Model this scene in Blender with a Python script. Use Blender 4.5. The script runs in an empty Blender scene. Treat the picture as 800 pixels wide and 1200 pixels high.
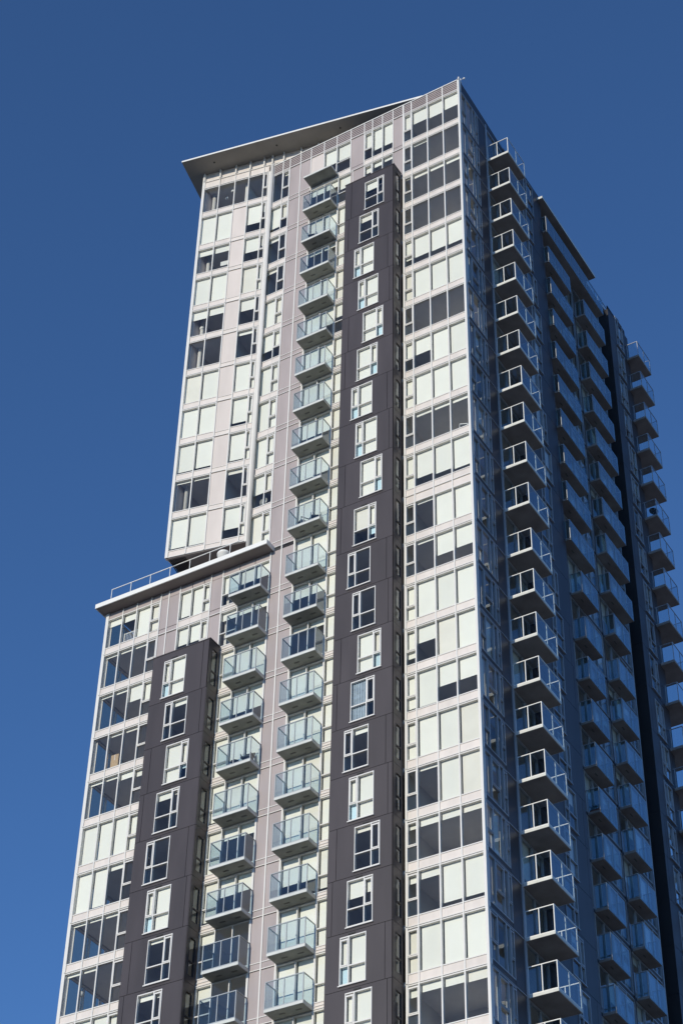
import bpy, math, random
from mathutils import Matrix, Vector
random.seed(7)
S = bpy.context.scene
COL = S.collection

# ------------------------------------------------------------------ camera
Z0 = 104.12                      # height of the tower's top joint line datum above the ground
cam_d = bpy.data.cameras.new('camera')
cam = bpy.data.objects.new('camera', cam_d)
COL.objects.link(cam)
PITCH, ROLL, YAW, FPX = 0.72579, 0.024383, -0.555206, 2309.010158
fh = Vector((math.sin(YAW), math.cos(YAW), 0)); rt = Vector((math.cos(YAW), -math.sin(YAW), 0)); upv = Vector((0, 0, 1))
fw = fh * math.cos(PITCH) + upv * math.sin(PITCH)
uu = upv * math.cos(PITCH) - fh * math.sin(PITCH)
r2 = rt * math.cos(ROLL) + uu * math.sin(ROLL)
u2 = uu * math.cos(ROLL) - rt * math.sin(ROLL)
M = Matrix((r2, u2, -fw)).transposed().to_4x4()
M.translation = Vector((34.123622, -67.947763, -102.524509 + Z0))
cam.matrix_world = M
cam_d.sensor_fit = 'HORIZONTAL'; cam_d.sensor_width = 36.0
cam_d.lens = FPX / 800.0 * 36.0
cam_d.clip_start = 0.5; cam_d.clip_end = 6000
S.camera = cam

# ------------------------------------------------------------------ sky, sun, exposure
SUN_AZ, SUN_EL = math.radians(3.2), math.radians(17)     # azimuth measured from the front's normal (-Y) towards -X
sd = Vector((-math.sin(SUN_AZ) * math.cos(SUN_EL), -math.cos(SUN_AZ) * math.cos(SUN_EL), math.sin(SUN_EL)))
W = bpy.data.worlds.new('World'); S.world = W; W.use_nodes = True
nt = W.node_tree; nt.nodes.clear()
sky = nt.nodes.new('ShaderNodeTexSky'); sky.sky_type = 'NISHITA'; sky.sun_disc = False
sky.sun_elevation = SUN_EL; sky.sun_rotation = math.atan2(sd.x, sd.y)
sky.altitude = 1200; sky.air_density = 1.0; sky.dust_density = 0.1; sky.ozone_density = 7.0
bg = nt.nodes.new('ShaderNodeBackground'); bg.inputs[1].default_value = 0.15
wo = nt.nodes.new('ShaderNodeOutputWorld')
nt.links.new(sky.outputs[0], bg.inputs[0]); nt.links.new(bg.outputs[0], wo.inputs[0])
sl = bpy.data.lights.new('sun', 'SUN'); sl.energy = 3.0; sl.angle = math.radians(0.5); sl.color = (1.0, 0.925, 0.765)
sun = bpy.data.objects.new('sun', sl); COL.objects.link(sun)
sun.rotation_euler = (-sd).to_track_quat('-Z', 'Y').to_euler(); sun.location = (-10, -60, 150)
S.view_settings.view_transform = 'Standard'; S.view_settings.look = 'None'
S.view_settings.exposure = 0.08; S.view_settings.gamma = 1.0
S.render.engine = 'CYCLES'
S.cycles.transparent_max_bounces = 24; S.cycles.max_bounces = 7; S.cycles.diffuse_bounces = 3
S.cycles.glossy_bounces = 3; S.cycles.caustics_reflective = False; S.cycles.caustics_refractive = False

# ------------------------------------------------------------------ materials
def mat(name, col, rough=0.6, var=0.05, scale=1.5, bump=0.0, spec=0.5, metal=0.0, objvar=0.0, streak=0.0):
    m = bpy.data.materials.new(name); m.use_nodes = True
    n = m.node_tree; b = n.nodes['Principled BSDF']
    b.inputs['Roughness'].default_value = rough; b.inputs['Metallic'].default_value = metal
    b.inputs['Specular IOR Level'].default_value = spec
    tc = n.nodes.new('ShaderNodeNewGeometry')
    mp = n.nodes.new('ShaderNodeMapping'); mp.inputs['Scale'].default_value = (1, 1, 1 if not streak else 0.18)
    n.links.new(tc.outputs['Position'], mp.inputs[0])
    nz = n.nodes.new('ShaderNodeTexNoise'); nz.inputs['Scale'].default_value = scale; nz.inputs['Detail'].default_value = 6
    n.links.new(mp.outputs[0], nz.inputs['Vector'])
    rg = n.nodes.new('ShaderNodeMapRange'); rg.inputs[1].default_value = 0.3; rg.inputs[2].default_value = 0.7
    rg.inputs[3].default_value = 1 - var; rg.inputs[4].default_value = 1 + var
    n.links.new(nz.outputs['Fac'], rg.inputs[0])
    last = rg.outputs[0]
    if objvar:
        oi = n.nodes.new('ShaderNodeObjectInfo')
        r2_ = n.nodes.new('ShaderNodeMapRange'); r2_.inputs[3].default_value = 1 - objvar; r2_.inputs[4].default_value = 1 + objvar
        n.links.new(oi.outputs['Random'], r2_.inputs[0])
        mu = n.nodes.new('ShaderNodeMath'); mu.operation = 'MULTIPLY'
        n.links.new(last, mu.inputs[0]); n.links.new(r2_.outputs[0], mu.inputs[1]); last = mu.outputs[0]
    vm = n.nodes.new('ShaderNodeVectorMath'); vm.operation = 'SCALE'; vm.inputs[0].default_value = col[:3]
    n.links.new(last, vm.inputs['Scale']); n.links.new(vm.outputs[0], b.inputs['Base Color'])
    if bump:
        bp = n.nodes.new('ShaderNodeBump'); bp.inputs['Strength'].default_value = bump; bp.inputs['Distance'].default_value = 0.02
        nb = n.nodes.new('ShaderNodeTexNoise'); nb.inputs['Scale'].default_value = scale * 6
        n.links.new(tc.outputs['Position'], nb.inputs['Vector'])
        n.links.new(nb.outputs['Fac'], bp.inputs['Height']); n.links.new(bp.outputs[0], b.inputs['Normal'])
    return m

def glass(name, tint, refl=1.0, rough=0.0, wave=0.0, ior=1.5, objtint=0.0):
    m = bpy.data.materials.new(name); m.use_nodes = True
    n = m.node_tree; n.nodes.clear()
    out = n.nodes.new('ShaderNodeOutputMaterial'); mx = n.nodes.new('ShaderNodeMixShader')
    tr = n.nodes.new('ShaderNodeBsdfTransparent'); tr.inputs[0].default_value = (*[t_ ** 0.5 for t_ in tint], 1)
    gl = n.nodes.new('ShaderNodeBsdfGlossy'); gl.inputs['Roughness'].default_value = rough
    gl.inputs[0].default_value = (0.9, 0.95, 1.0, 1)
    fr = n.nodes.new('ShaderNodeFresnel'); fr.inputs['IOR'].default_value = ior
    ml = n.nodes.new('ShaderNodeMath'); ml.operation = 'MULTIPLY'; ml.inputs[1].default_value = refl; ml.use_clamp = True
    gb = n.nodes.new('ShaderNodeNewGeometry'); inv = n.nodes.new('ShaderNodeMath'); inv.operation = 'SUBTRACT'; inv.inputs[0].default_value = refl
    mb_ = n.nodes.new('ShaderNodeMath'); mb_.operation = 'MULTIPLY'; mb_.inputs[1].default_value = refl
    n.links.new(gb.outputs['Backfacing'], mb_.inputs[0]); n.links.new(mb_.outputs[0], inv.inputs[1]); n.links.new(inv.outputs[0], ml.inputs[1])
    n.links.new(fr.outputs[0], ml.inputs[0])
    n.links.new(ml.outputs[0], mx.inputs[0]); n.links.new(tr.outputs[0], mx.inputs[1]); n.links.new(gl.outputs[0], mx.inputs[2])
    n.links.new(mx.outputs[0], out.inputs[0])
    if wave:
        g = n.nodes.new('ShaderNodeNewGeometry'); nz = n.nodes.new('ShaderNodeTexNoise'); nz.inputs['Scale'].default_value = 0.9
        nz.inputs['Detail'].default_value = 1
        bp = n.nodes.new('ShaderNodeBump'); bp.inputs['Strength'].default_value = wave; bp.inputs['Distance'].default_value = 0.05
        n.links.new(g.outputs['Position'], nz.inputs['Vector']); n.links.new(nz.outputs['Fac'], bp.inputs['Height'])
        n.links.new(bp.outputs[0], gl.inputs['Normal'])
    return m

MT = {
 'frame': mat('white_aluminium', (0.74, 0.72, 0.69), 0.4, 0.03, 1.2),
 'band': mat('pale_spandrel', (0.70, 0.635, 0.59), 0.5, 0.08, 1.6, objvar=0.04, streak=1),
 'pink': mat('mauve_grey_panel', (0.39, 0.335, 0.33), 0.5, 0.09, 1.4, objvar=0.05, streak=1),
 'pale': mat('pale_pink_panel', (0.66, 0.59, 0.55), 0.5, 0.07, 1.4, objvar=0.04, streak=1),
 'char': mat('charcoal_panel', (0.054, 0.045, 0.049), 0.42, 0.14, 1.3, objvar=0.10, spec=0.4, streak=1),
 'dark': mat('dark_backing', (0.02, 0.02, 0.024), 0.7, 0.05),
 'conc': mat('balcony_concrete', (0.27, 0.275, 0.25), 0.8, 0.16, 1.6, bump=0.15, objvar=0.06),
 'concd': mat('shaded_side_concrete', (0.29, 0.265, 0.25), 0.85, 0.16, 1.2, bump=0.15, objvar=0.05, spec=0.2),
 'slabedge': mat('painted_slab_edge', (0.62, 0.63, 0.6), 0.6, 0.08, 2.0, objvar=0.04),
 'rail': mat('grey_aluminium_rail', (0.42, 0.44, 0.44), 0.35, 0.04, 3, metal=0.3),
 'railw': mat('white_rail', (0.8, 0.8, 0.78), 0.35, 0.03, 3),
 'raild': mat('shade_grey_metal', (0.40, 0.42, 0.45), 0.4, 0.03, 3, metal=0.3),  # blue-grey carries the shade on the white side frames; loose metal parts share it
 'blind': mat('roller_blind', (0.88, 0.885, 0.83), 0.8, 0.03, 0.7, objvar=0.05),
 'blindv': mat('ivory_blind', (0.84, 0.82, 0.75), 0.8, 0.05, 0.9, objvar=0.05),
 'blindw': mat('cream_blind', (0.6, 0.5, 0.42), 0.8, 0.03, 0.7),
 'curtain': mat('blue_grey_curtain', (0.34, 0.42, 0.5), 0.8, 0.2, 5),
 'ceil': mat('interior_ceiling', (0.80, 0.79, 0.78), 0.8, 0.05),
 'inwall': mat('interior_wall', (0.72, 0.70, 0.67), 0.8, 0.08, 0.5),
 'floor': mat('interior_floor', (0.46, 0.42, 0.38), 0.6, 0.1),
 'roof': mat('grey_roof_soffit', (0.30, 0.285, 0.255), 0.7, 0.10, 0.8, objvar=0.02),
 'roofb': mat('brown_grey_soffit', (0.22, 0.19, 0.18), 0.7, 0.10, 0.8),
 'white': mat('white_fascia', (0.82, 0.81, 0.78), 0.45, 0.03, 1.0, streak=1),
 'ground': mat('paved_ground', (0.22, 0.21, 0.20), 0.85, 0.25, 0.05),
 'concrete': mat('podium_concrete', (0.3, 0.29, 0.28), 0.8, 0.1, 0.3),
 'black': mat('black_vent', (0.01, 0.01, 0.011), 0.5, 0.02),
 'card': mat('brown_cardboard', (0.5, 0.36, 0.22), 0.8, 0.06, 4),
 'leaf': mat('dark_leaf', (0.05, 0.09, 0.035), 0.6, 0.3, 9),
 'fabric': mat('dark_fabric', (0.06, 0.055, 0.05), 0.8, 0.2, 9),
 'red': mat('terracotta', (0.32, 0.1, 0.06), 0.7, 0.1, 5),
 'wind': glass('bronze_tinted_glass', (0.72, 0.60, 0.48), 1.0),
 'winc': glass('cyan_tinted_glass', (0.80, 0.93, 0.99), 1.4),
 'vent': mat('grey_vent', (0.12, 0.12, 0.115), 0.7, 0.05),
 'win': glass('window_glass', (0.95, 0.955, 0.93), 1.1, 0.0, 0.02),
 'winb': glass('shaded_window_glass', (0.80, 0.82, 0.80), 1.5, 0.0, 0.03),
 'bal': glass('balcony_glass', (0.75, 0.84, 0.88), 1.6),
 'balb': glass('blue_balcony_glass', (0.55, 0.74, 0.82), 1.7, 0.02),
}

# ------------------------------------------------------------------ helpers
BOXF = [(0, 1, 3, 2), (4, 6, 7, 5), (0, 4, 5, 1), (2, 3, 7, 6), (0, 2, 6, 4), (1, 5, 7, 3)]
CACHE = {}
class Plane:
    """A wall plane: origin P, u runs to the right seen from outside, n points out."""
    def __init__(s, px, py, ang):
        s.P = Vector((px, py, 0)); a = math.radians(ang); s.ang = a
        s.u = Vector((math.cos(a), math.sin(a), 0)); s.n = Vector((math.sin(a), -math.cos(a), 0))
    def pt(s, a, z, o=0): return s.P + s.u * a + s.n * o + Vector((0, 0, z + Z0))

class MB:
    """Collects boxes in local wall coordinates (s right, o out, z up) -> one mesh."""
    def __init__(s): s.b = []
    def box(s, s0, s1, z0, z1, o0, o1, m=0): s.b.append(tuple(round(v, 4) for v in (s0, s1, z0, z1, o0, o1)) + (m,)); return s
    def mesh(s, name, mats):
        key = (tuple(s.b), tuple(mats))
        if key in CACHE: return CACHE[key]
        v, f, mi = [], [], []
        for (a, b, c, d, e, g, m) in s.b:
            k = len(v)
            for x in (a, b):
                for y in (-g, -e):
                    for z in (c, d): v.append((x, y, z))
            f += [tuple(k + i for i in q) for q in BOXF]; mi += [m] * 6
        me = bpy.data.meshes.new(name); me.from_pydata(v, [], f)
        for q in mats: me.materials.append(MT[q])
        if len(mats) > 1: me.polygons.foreach_set('material_index', mi)
        me.update(); CACHE[key] = me
        return me

def put(name, mb, mats, plane, s, z, parent, o=0.0, **kw):
    if isinstance(mats, str): mats = (mats,)
    ob = bpy.data.objects.new(name, mb.mesh(name, mats))
    COL.objects.link(ob)
    Mw = Matrix.Translation(plane.pt(s, z, o)) @ Matrix.Rotation(plane.ang, 4, 'Z')
    if parent is not None:
        ob.parent = parent
        ob.matrix_parent_inverse = Matrix.Identity(4)
        ob.matrix_basis = WORLD[parent.name].inverted() @ Mw
    else: ob.matrix_basis = Mw
    WORLD[ob.name] = Mw
    for k_, v_ in kw.items(): ob[k_] = v_
    return ob
WORLD = {}
def rawmesh(name, v, f, mats, parent=None, loc=(0, 0, 0), mi=None, smooth=False, **kw):
    me = bpy.data.meshes.new(name); me.from_pydata([tuple(q) for q in v], [], f)
    for q in ([mats] if isinstance(mats, str) else mats): me.materials.append(MT[q])
    if mi: me.polygons.foreach_set('material_index', mi)
    if smooth: me.polygons.foreach_set('use_smooth', [True] * len(me.polygons))
    me.update()
    ob = bpy.data.objects.new(name, me); COL.objects.link(ob)
    Mw = Matrix.Translation(Vector(loc))
    if parent is not None:
        ob.parent = parent; ob.matrix_basis = WORLD[parent.name].inverted() @ Mw
    else: ob.matrix_basis = Mw
    WORLD[ob.name] = Mw
    for k_, v_ in kw.items(): ob[k_] = v_
    return ob
def prism(name, poly, z0, z1, mats, parent, mi=None, **kw):
    """poly anticlockwise seen from above; faces: bottom, top, sides. mats indices bottom, top, side"""
    n = len(poly)
    v = [(x, y, z0 + Z0) for x, y in poly] + [(x, y, z1 + Z0) for x, y in poly]
    f = [tuple(range(n - 1, -1, -1)), tuple(range(n, 2 * n))] + [(i, (i + 1) % n, n + (i + 1) % n, n + i) for i in range(n)]
    idx = None
    if mi: idx = [mi[0], mi[1]] + [mi[2]] * n
    return rawmesh(name, v, f, mats, parent, mi=idx, **kw)
def empty(name, loc, label, cat, group=None, parent=None):
    o = bpy.data.objects.new(name, None); COL.objects.link(o); o.location = loc
    WORLD[o.name] = Matrix.Translation(Vector(loc)); o.empty_display_size = 0.3
    if parent is None:
        o['label'] = label; o['category'] = cat
        if group: o['group'] = group
    return o

# ------------------------------------------------------------------ levels (lower edge of each floor's band)
F = {0: 0.85}
for i_, v_ in enumerate([-2.498, -5.51, -8.528, -11.487, -14.485, -17.442, -20.368, -23.337, -26.268, -29.298, -32.341, -35.597, -38.395, -41.261, -44.072, -46.883, -49.696, -52.541, -55.318, -58.135, -60.941]): F[i_ + 1] = v_
F[22] = F[21] - 2.82; F[23] = F[22] - 2.82; F[24] = F[23] - 2.82; F[25] = F[24] - 2.82
LAST = 23
LF = dict(enumerate([1.5, -1.45, -4.73, -7.58, -10.58, -13.47, -16.41, -19.34, -22.25, -25.16, -28.08, -31.02]))   # the left section's own joint lines

# ------------------------------------------------------------------ ground
rawmesh('ground', [(-3000, -3000, 0), (3000, -3000, 0), (3000, 3000, 0), (-3000, 3000, 0)], [(0, 1, 2, 3)], 'ground', kind='structure')

TOWER = empty('apartment_tower', (0, 0, 0), 'tall white and charcoal glass apartment tower with lower left wing and stacked balconies', 'tower')

FRONT = Plane(0, 0, 0)
LEFT = Plane(-14.2, 0, 11.5)
SIDE = Plane(0, 0, 90)
BAY1 = Plane(0, -1.0, 0)
c11 = math.cos(math.radians(11.5))
def ls(X): return (X + 14.2) / c11

NWIN = [0]
vb = random.Random(21)
def window(pl, s0, s1, zb, zt, cells, kinds, blinds, fm='frame', gm='win', bm='blind', pr=0.03, fw_=0.055, name='window', cyan=False, depth=0.12, back=0.15):
    """One window unit: the frame is the part, panes and blinds are its sub-parts.
       kinds: F fixed, O opening sash above a fixed light, T fixed with a transom."""
    NWIN[0] += 1
    edges = [s0] + list(cells) + [s1]
    H = zt - zb; mb = MB()
    Wd = s1 - s0
    mb.box(0, Wd, 0, fw_, -depth, pr); mb.box(0, Wd, H - fw_, H, -depth, pr)
    for i, e in enumerate(edges):
        x = e - s0; a, b = x - fw_ / 2, x + fw_ / 2
        if i == 0: a, b = 0, fw_ * 0.7
        if i == len(edges) - 1: a, b = Wd - fw_ * 0.7, Wd
        mb.box(a, b, fw_, H - fw_, -depth, pr + 0.004)
    panes = []
    for i, k in enumerate(kinds):
        a = edges[i] - s0 + fw_ * 0.5 + (0.012 if i == 0 else 0); b = edges[i + 1] - s0 - fw_ * 0.5 - (0.012 if i == len(kinds) - 1 else 0)
        if k in 'OTL':
            zm = H * 0.38
            mb.box(a, b, zm - 0.03, zm + 0.03, -depth + 0.02, pr - 0.004)
            if k == 'O':            # the sash, its four bars standing proud
                t = 0.05
                z0_, z1_ = zm + 0.03, H - fw_ - 0.10
                mb.box(a, b, z1_, z1_ + 0.04, -depth + 0.02, pr - 0.006)
                mb.box(a + 0.005, b - 0.005, z0_, z0_ + t, -0.05, pr + 0.02); mb.box(a + 0.005, b - 0.005, z1_ - t, z1_, -0.05, pr + 0.02)
                mb.box(a + 0.005, a + t, z0_ + t, z1_ - t, -0.05, pr + 0.02); mb.box(b - t, b - 0.005, z0_ + t, z1_ - t, -0.05, pr + 0.02)
                panes.append((a, b, z0_ + 0.02, H - fw_)); panes.append((a, b, fw_, zm - 0.03))
            else:
                panes.append((a, b, zm + 0.03, H - fw_)); panes.append((a, b, fw_, zm - 0.03))
        else: panes.append((a, b, fw_, H - fw_))
    w = put(name, mb, fm, pl, s0, zb, TOWER)
    for (a, b, c, d) in panes:
        put('pane', MB().box(0, b - a, 0, d - c, -0.006, 0.006), 'winc' if cyan and d < H * 0.4 and b - a < 0.5 else gm, pl, s0 + a, zb + c, w, o=-0.045)
    for i, q in enumerate(blinds):
        if not q: continue
        m = bm
        if isinstance(q, tuple): q, m = q
        if q <= 0: continue
        a = edges[i] + 0.075; b = edges[i + 1] - 0.06
        h = (H - 0.10) * q * (1 - 0.035 * vb.random() if q > 0.15 else 1)
        if m == 'curtain':
            mbc = MB(); x = 0.0; j = 0
            while x < b - a - 0.05:
                mbc.box(x, x + 0.07, 0, h, -0.02 if j % 2 else 0.01, 0.03 if j % 2 else 0.05); x += 0.075; j += 1
            put('curtain', mbc, m, pl, a, zt - 0.06 - h, w, o=-back)
        else:
            if m == 'blind' and gm == 'win' and vb.random() < 0.09: m = 'blindv'
            put('blind', MB().box(0, b - a, 0, h, -0.004, 0.004).box(0, b - a, -0.025, 0, -0.012, 0.012), m, pl, a, zt - 0.06 - h, w, o=-back)
    return w

def spandrel(pl, s0, s1, zb, zt, m='band', o=0.0, name='spandrel_panel', g=0.0):
    return put(name, MB().box(0.004, s1 - s0 - 0.004, 0, zt - zb, -0.10, 0), m, pl, s0, zb, TOWER, o=o)
def cap(pl, s0, s1, z, h=0.045, out=0.06, m='frame'):
    return put('drip_cap', MB().box(0, s1 - s0, 0, h, -0.02, out), m, pl, s0, z, TOWER)
def mullion(pl, s, zb, zt, w=0.06, out=0.05, m='frame', name='mullion'):
    return put(name, MB().box(-w / 2, w / 2, 0, zt - zb, -0.06, out), m, pl, s, zb, TOWER)

SILL = 0.48
def strip_row(pl, k, edges, kinds, blinds, zt=None, sill=SILL, **kw):
    """window strip of row k with its spandrels below"""
    zt = F[k - 1] - 0.02 if zt is None else zt
    window(pl, edges[0], edges[-1], F[k] + sill, zt, edges[1:-1], kinds, blinds, **kw)
    for a, b in zip(edges[:-1], edges[1:]):
        spandrel(pl, a, b, F[k] + 0.045, F[k] + sill - 0.004)

def clad_row(pl, k, a, b, m='pink', zt=None, low=0.36):
    zt = F[k - 1] - 0.03 if zt is None else zt
    put('cladding_panel', MB().box(0.02, b - a - 0.02, 0, zt - (F[k] + low) - 0.045, -0.15, 0.0), m, pl, a, F[k] + low + 0.04, TOWER)
    put('cladding_panel', MB().box(0.02, b - a - 0.02, 0, low - 0.05, -0.15, 0.0), m, pl, a, F[k] + 0.05, TOWER)

# ------------------------------------------------------------------ slabs, cores (the storeys seen through the glass)
def footprint(k):
    slot = [(-0.13, 0.13), (-0.13, 19.85), (-2.0, 19.85), (-2.0, 21.5), (-0.13, 21.5), (-0.13, 24.45)]
    if k <= 11: return [(-14.1, 0.13)] + slot + [(-14.1, 24.45)]
    return [(-23.25, 0.13)] + slot + [(-18.2, 24.45), (-18.2, 16), (-23.25, 16)]
for k in range(1, 26):
    prism('floor_slab', footprint(k), F[k] + 0.03, F[k] + 0.26, ['ceil', 'floor', 'inwall'], TOWER, mi=(0, 1, 2))
LPOLY = [(-18.8, -0.80), (-14.3, 0.11), (-14.22, 24.45), (-18.8, 24.45)]
for k in range(0, 12):
    prism('floor_slab', LPOLY, LF[k] + (0.03 if k else 0.06), LF[k] + 0.26, ['ceil', 'floor', 'inwall'], TOWER, mi=(0, 1, 2))
prism('wing_roof_deck', [(-23.3, 0.13), (-13.9, 0.13), (-13.9, 16), (-23.3, 16)], -32.52, -32.2, 'roof', TOWER)
prism('roof_deck', footprint(1), 0.95, 1.15, ['ceil', 'roof', 'inwall'], TOWER, mi=(0, 1, 2))
def inbox(x0, x1, y0, y1, z0, z1, m='inwall', name='inner_wall'):
    prism(name, [(x0, y0), (x1, y0), (x1, y1), (x0, y1)], z0, z1, m, TOWER)
zb_all = F[25]
inbox(-18.75, -3.0, 5.5, 5.8, zb_all, 0.94); inbox(-23.2, -18.76, 5.5, 5.8, zb_all, -32.5)
inbox(-16.25, -16.1, 0.1, 5.49, LF[11], 1.5)
inbox(-14.21, -14.11, 0.3, 5.49, LF[11], 0.94)
inbox(-3.3, -3.0, 5.8, 24.3, zb_all, 0.94)
for x, zt_ in ((-4.3, 0.9), (-7.85, 0.9), (-12.2, 0.9), (-15.5, -32.6), (-19.3, -32.6)):
    inbox(x, x + 0.15, 0.35, 5.49, zb_all, zt_)
for y in (3.45, 6.2, 10.5, 15.9, 19.72):
    inbox(-2.99, -0.3, y, y + 0.12, zb_all, 0.9)
# outer walls that face away from the camera
WESTK = []
for k in range(1, 26):
    if k <= 11:
        prism('rear_wall', [(-18.95, 24.46), (0, 24.46), (0, 24.6), (-18.95, 24.6)], F[k], (1.2 if k == 1 else F[k - 1]) - 0.02, 'char', TOWER)
        prism('west_wall', [(-19.0, -0.75), (-18.82, -0.75), (-18.82, 24.44), (-19.0, 24.44)], LF[k], (3.0 if k == 1 else LF[k - 1] - 0.002), 'pale', TOWER)
    else:
        prism('rear_wall', [(-23.4, 15.85), (-18.3, 15.85), (-18.3, 16), (-23.4, 16)], F[k], F[k - 1] - 0.02 if k > 12 else -32.5, 'char', TOWER)
        prism('west_wall', [(-23.4, 4.5), (-23.25, 4.5), (-23.25, 15.8), (-23.4, 15.8)], F[k], F[k - 1] - 0.02 if k > 12 else -32.5, 'pale', TOWER)
        prism('west_spandrel', [(-23.4, 0.15), (-23.3, 0.15), (-23.3, 4.49), (-23.4, 4.49)], F[k], F[k] + 0.48, 'band', TOWER)
        if k < 23: WESTK.append(k)
# podium below the storeys that can be seen
prism('podium', [(-23.6, -1.1), (0.5, -1.1), (0.5, 24.7), (-23.6, 24.7)], -Z0 + 0.02, F[23] - 0.03, 'concrete', TOWER)

prism('podium', [(-23.5, -1.05), (-12.5, -1.05), (-12.5, 16.1), (-23.5, 16.1)], F[23] - 0.02, F[22] - 0.03, 'concrete', TOWER)
# ------------------------------------------------------------------ front, right section (three big panes and a narrow sash per storey)
RE = [-4.05, -3.46, -2.32, -1.2, -0.06]
RB = {1: (.5, .42, .45, .42), 2: (0, .04, 0, 0), 3: (.05, .1, .1, .1), 4: (0, 0, 0, 0), 5: (.7, .7, .72, .76), 6: (1, 1, 1, 1), 7: (0, 0, 0, 0),
      8: (.62, .5, 1, 1), 9: (1, 1, 1, 1), 10: (0, .07, .07, .08), 11: (.95, .72, .8, .85), 12: (.05, .04, 1, 1), 13: (0, .05, .62, .58),
      14: (1, 1, 1, 1), 15: (.8, .42, 1, 1), 16: (.9, .93, .55, .55), 17: (1, 1, 1, 1), 18: (0, .05, 1, 1), 19: (.16, .15, .15, .13),
      20: (.2, .16, .86, .88), 21: (1, 1, 1, 1), 22: (.22, .15, .17, .2), 23: (1, 1, 1, 1)}
for k in range(1, LAST + 1):
    strip_row(FRONT, k, RE, 'OFFF', RB[k], zt=(F[11] - 0.5 if k == 12 else None))
    cap(FRONT, -4.14, 0.03, F[k])
    if k == 12:
        for a, b in zip(RE[:-1], RE[1:]): spandrel(FRONT, a, b, F[11] - 0.47, F[11] - 0.01)
for s in RE[1:-1]: mullion(FRONT, s, F[LAST], 1.85, 0.075, 0.05)
mullion(FRONT, RE[0], F[LAST], 1.85, 0.11, 0.06)
put('corner_post', MB().box(-0.11, 0.03, 0, 1.95 - F[LAST], -0.2, 0.07), 'frame', FRONT, 0, F[LAST], TOWER)
put('corner_tip', MB().box(-0.05, 0.03, 0, 0.2, -0.1, 0.05), 'frame', FRONT, 0, 1.95, TOWER)

# ------------------------------------------------------------------ parapet of the front: corrugated mauve strip with a cap
PE = [-13.9, -13.19, -12.64, -11.81, -11.0, -10.0, -9.02, -7.96, -6.95, -6.34, -5.6, -4.82, -4.05, -3.46, -2.32, -1.2, -0.06]
for i, (a, b) in enumerate(zip(PE[:-1], PE[1:])):
    mb = MB(); mb.box(0.03, b - a - 0.03, 0, 0.9, -0.14, -0.02)
    for j in range(5): mb.box(0.03, b - a - 0.03, 0.03 + j * 0.175, 0.12 + j * 0.175, -0.02, 0.03)
    put('parapet_panel', mb, 'pink', FRONT, a, 0.93, TOWER)
for s in PE[:-4]: mullion(FRONT, s, F[1] if s > -11.5 else F[1], 1.84, 0.06, 0.05)
put('parapet_cap', MB().box(-14.1, 0.04, 0, 0.07, -0.3, 0.07), 'white', FRONT, 0, 1.84, TOWER)
put('parapet_cap', MB().box(-14.0, 0.0, 0, 0.05, -0.02, 0.055), 'frame', FRONT, 0, 0.865, TOWER)

# ------------------------------------------------------------------ front, behind and beside the first bay
cells_k = {1: (.5, .72, .7), 2: (.25, .15, .1)}
for k in (1, 2):
    strip_row(FRONT, k, [-6.95, -6.34, -5.6, -4.82], 'OFF', cells_k[k])
    clad_row(FRONT, k, -4.82, -4.1, 'pink'); clad_row(FRONT, k, -7.96, -6.95, 'pink')
    cap(FRONT, -7.96, -4.14, F[k])
clad_row(FRONT, 1, -11.0, -10.0, 'pale')
strip_row(FRONT, 1, [-10.0, -9.02, -7.96], 'FT', (.5, .5)); cap(FRONT, -11, -7.96, F[1])
D1 = {2: .2, 3: .92, 4: .12, 5: .9, 6: .55, 7: .92, 8: .95, 9: .55, 10: .6, 11: 1, 12: .9, 13: .35, 14: .15, 15: .95, 16: 1, 17: 1, 18: 1, 19: .6, 20: 1, 21: 1, 22: 1, 23: .6}
N1 = {2: .4, 3: 1, 4: 1, 5: 1, 6: .4, 7: .9, 8: 1, 9: .9, 10: 1, 11: 1, 12: 1, 13: 1, 14: 1, 15: 1, 16: 1, 17: 1, 18: 1, 19: .9, 20: 1, 21: 1, 22: .9, 23: 1}
for k in range(2, LAST + 1):
    q = D1[k]; n_ = N1[k]
    strip_row(FRONT, k, [-10.95, -9.9, -8.85, -7.75], 'FFT', (q, q if k % 3 else q * 0.97, n_), sill=0.33 if k > 2 else 0.36)
    cap(FRONT, -10.98, -7.72, F[k])
    if k > 2: cap(FRONT, -8.85, -7.72, F[k] + 0.16, 0.03, 0.04)
mullion(FRONT, -8.85, F[LAST], F[2], 0.09, 0.05)

# mauve cladding between the balcony stacks, both sides of one white joint trim
for k in range(1, LAST + 1):
    zt = F[11] - 0.25 if k == 12 else None
    if k <= 11:
        clad_row(FRONT, k, -12.64, -11.81); clad_row(FRONT, k, -11.81, -11.0)
    else:
        clad_row(FRONT, k, -12.45, -11.77, zt=zt); clad_row(FRONT, k, -11.77, -11.0, zt=zt)
    xa = -12.64 if k <= 11 else -12.45
    cap(FRONT, xa, -10.98, F[k], 0.04, 0.035); cap(FRONT, xa, -10.98, F[k] + 0.36, 0.04, 0.035)
mullion(FRONT, -11.79, F[LAST], F[1], 0.075, 0.045, name='joint_trim')
mullion(FRONT, -10.98, F[LAST], F[2], 0.075, 0.045, name='joint_trim')
mullion(FRONT, -12.48, F[LAST], F[11], 0.075, 0.045, name='joint_trim')
mullion(FRONT, -12.64, F[11] + 0.1, F[1], 0.075, 0.045, name='joint_trim')
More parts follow.
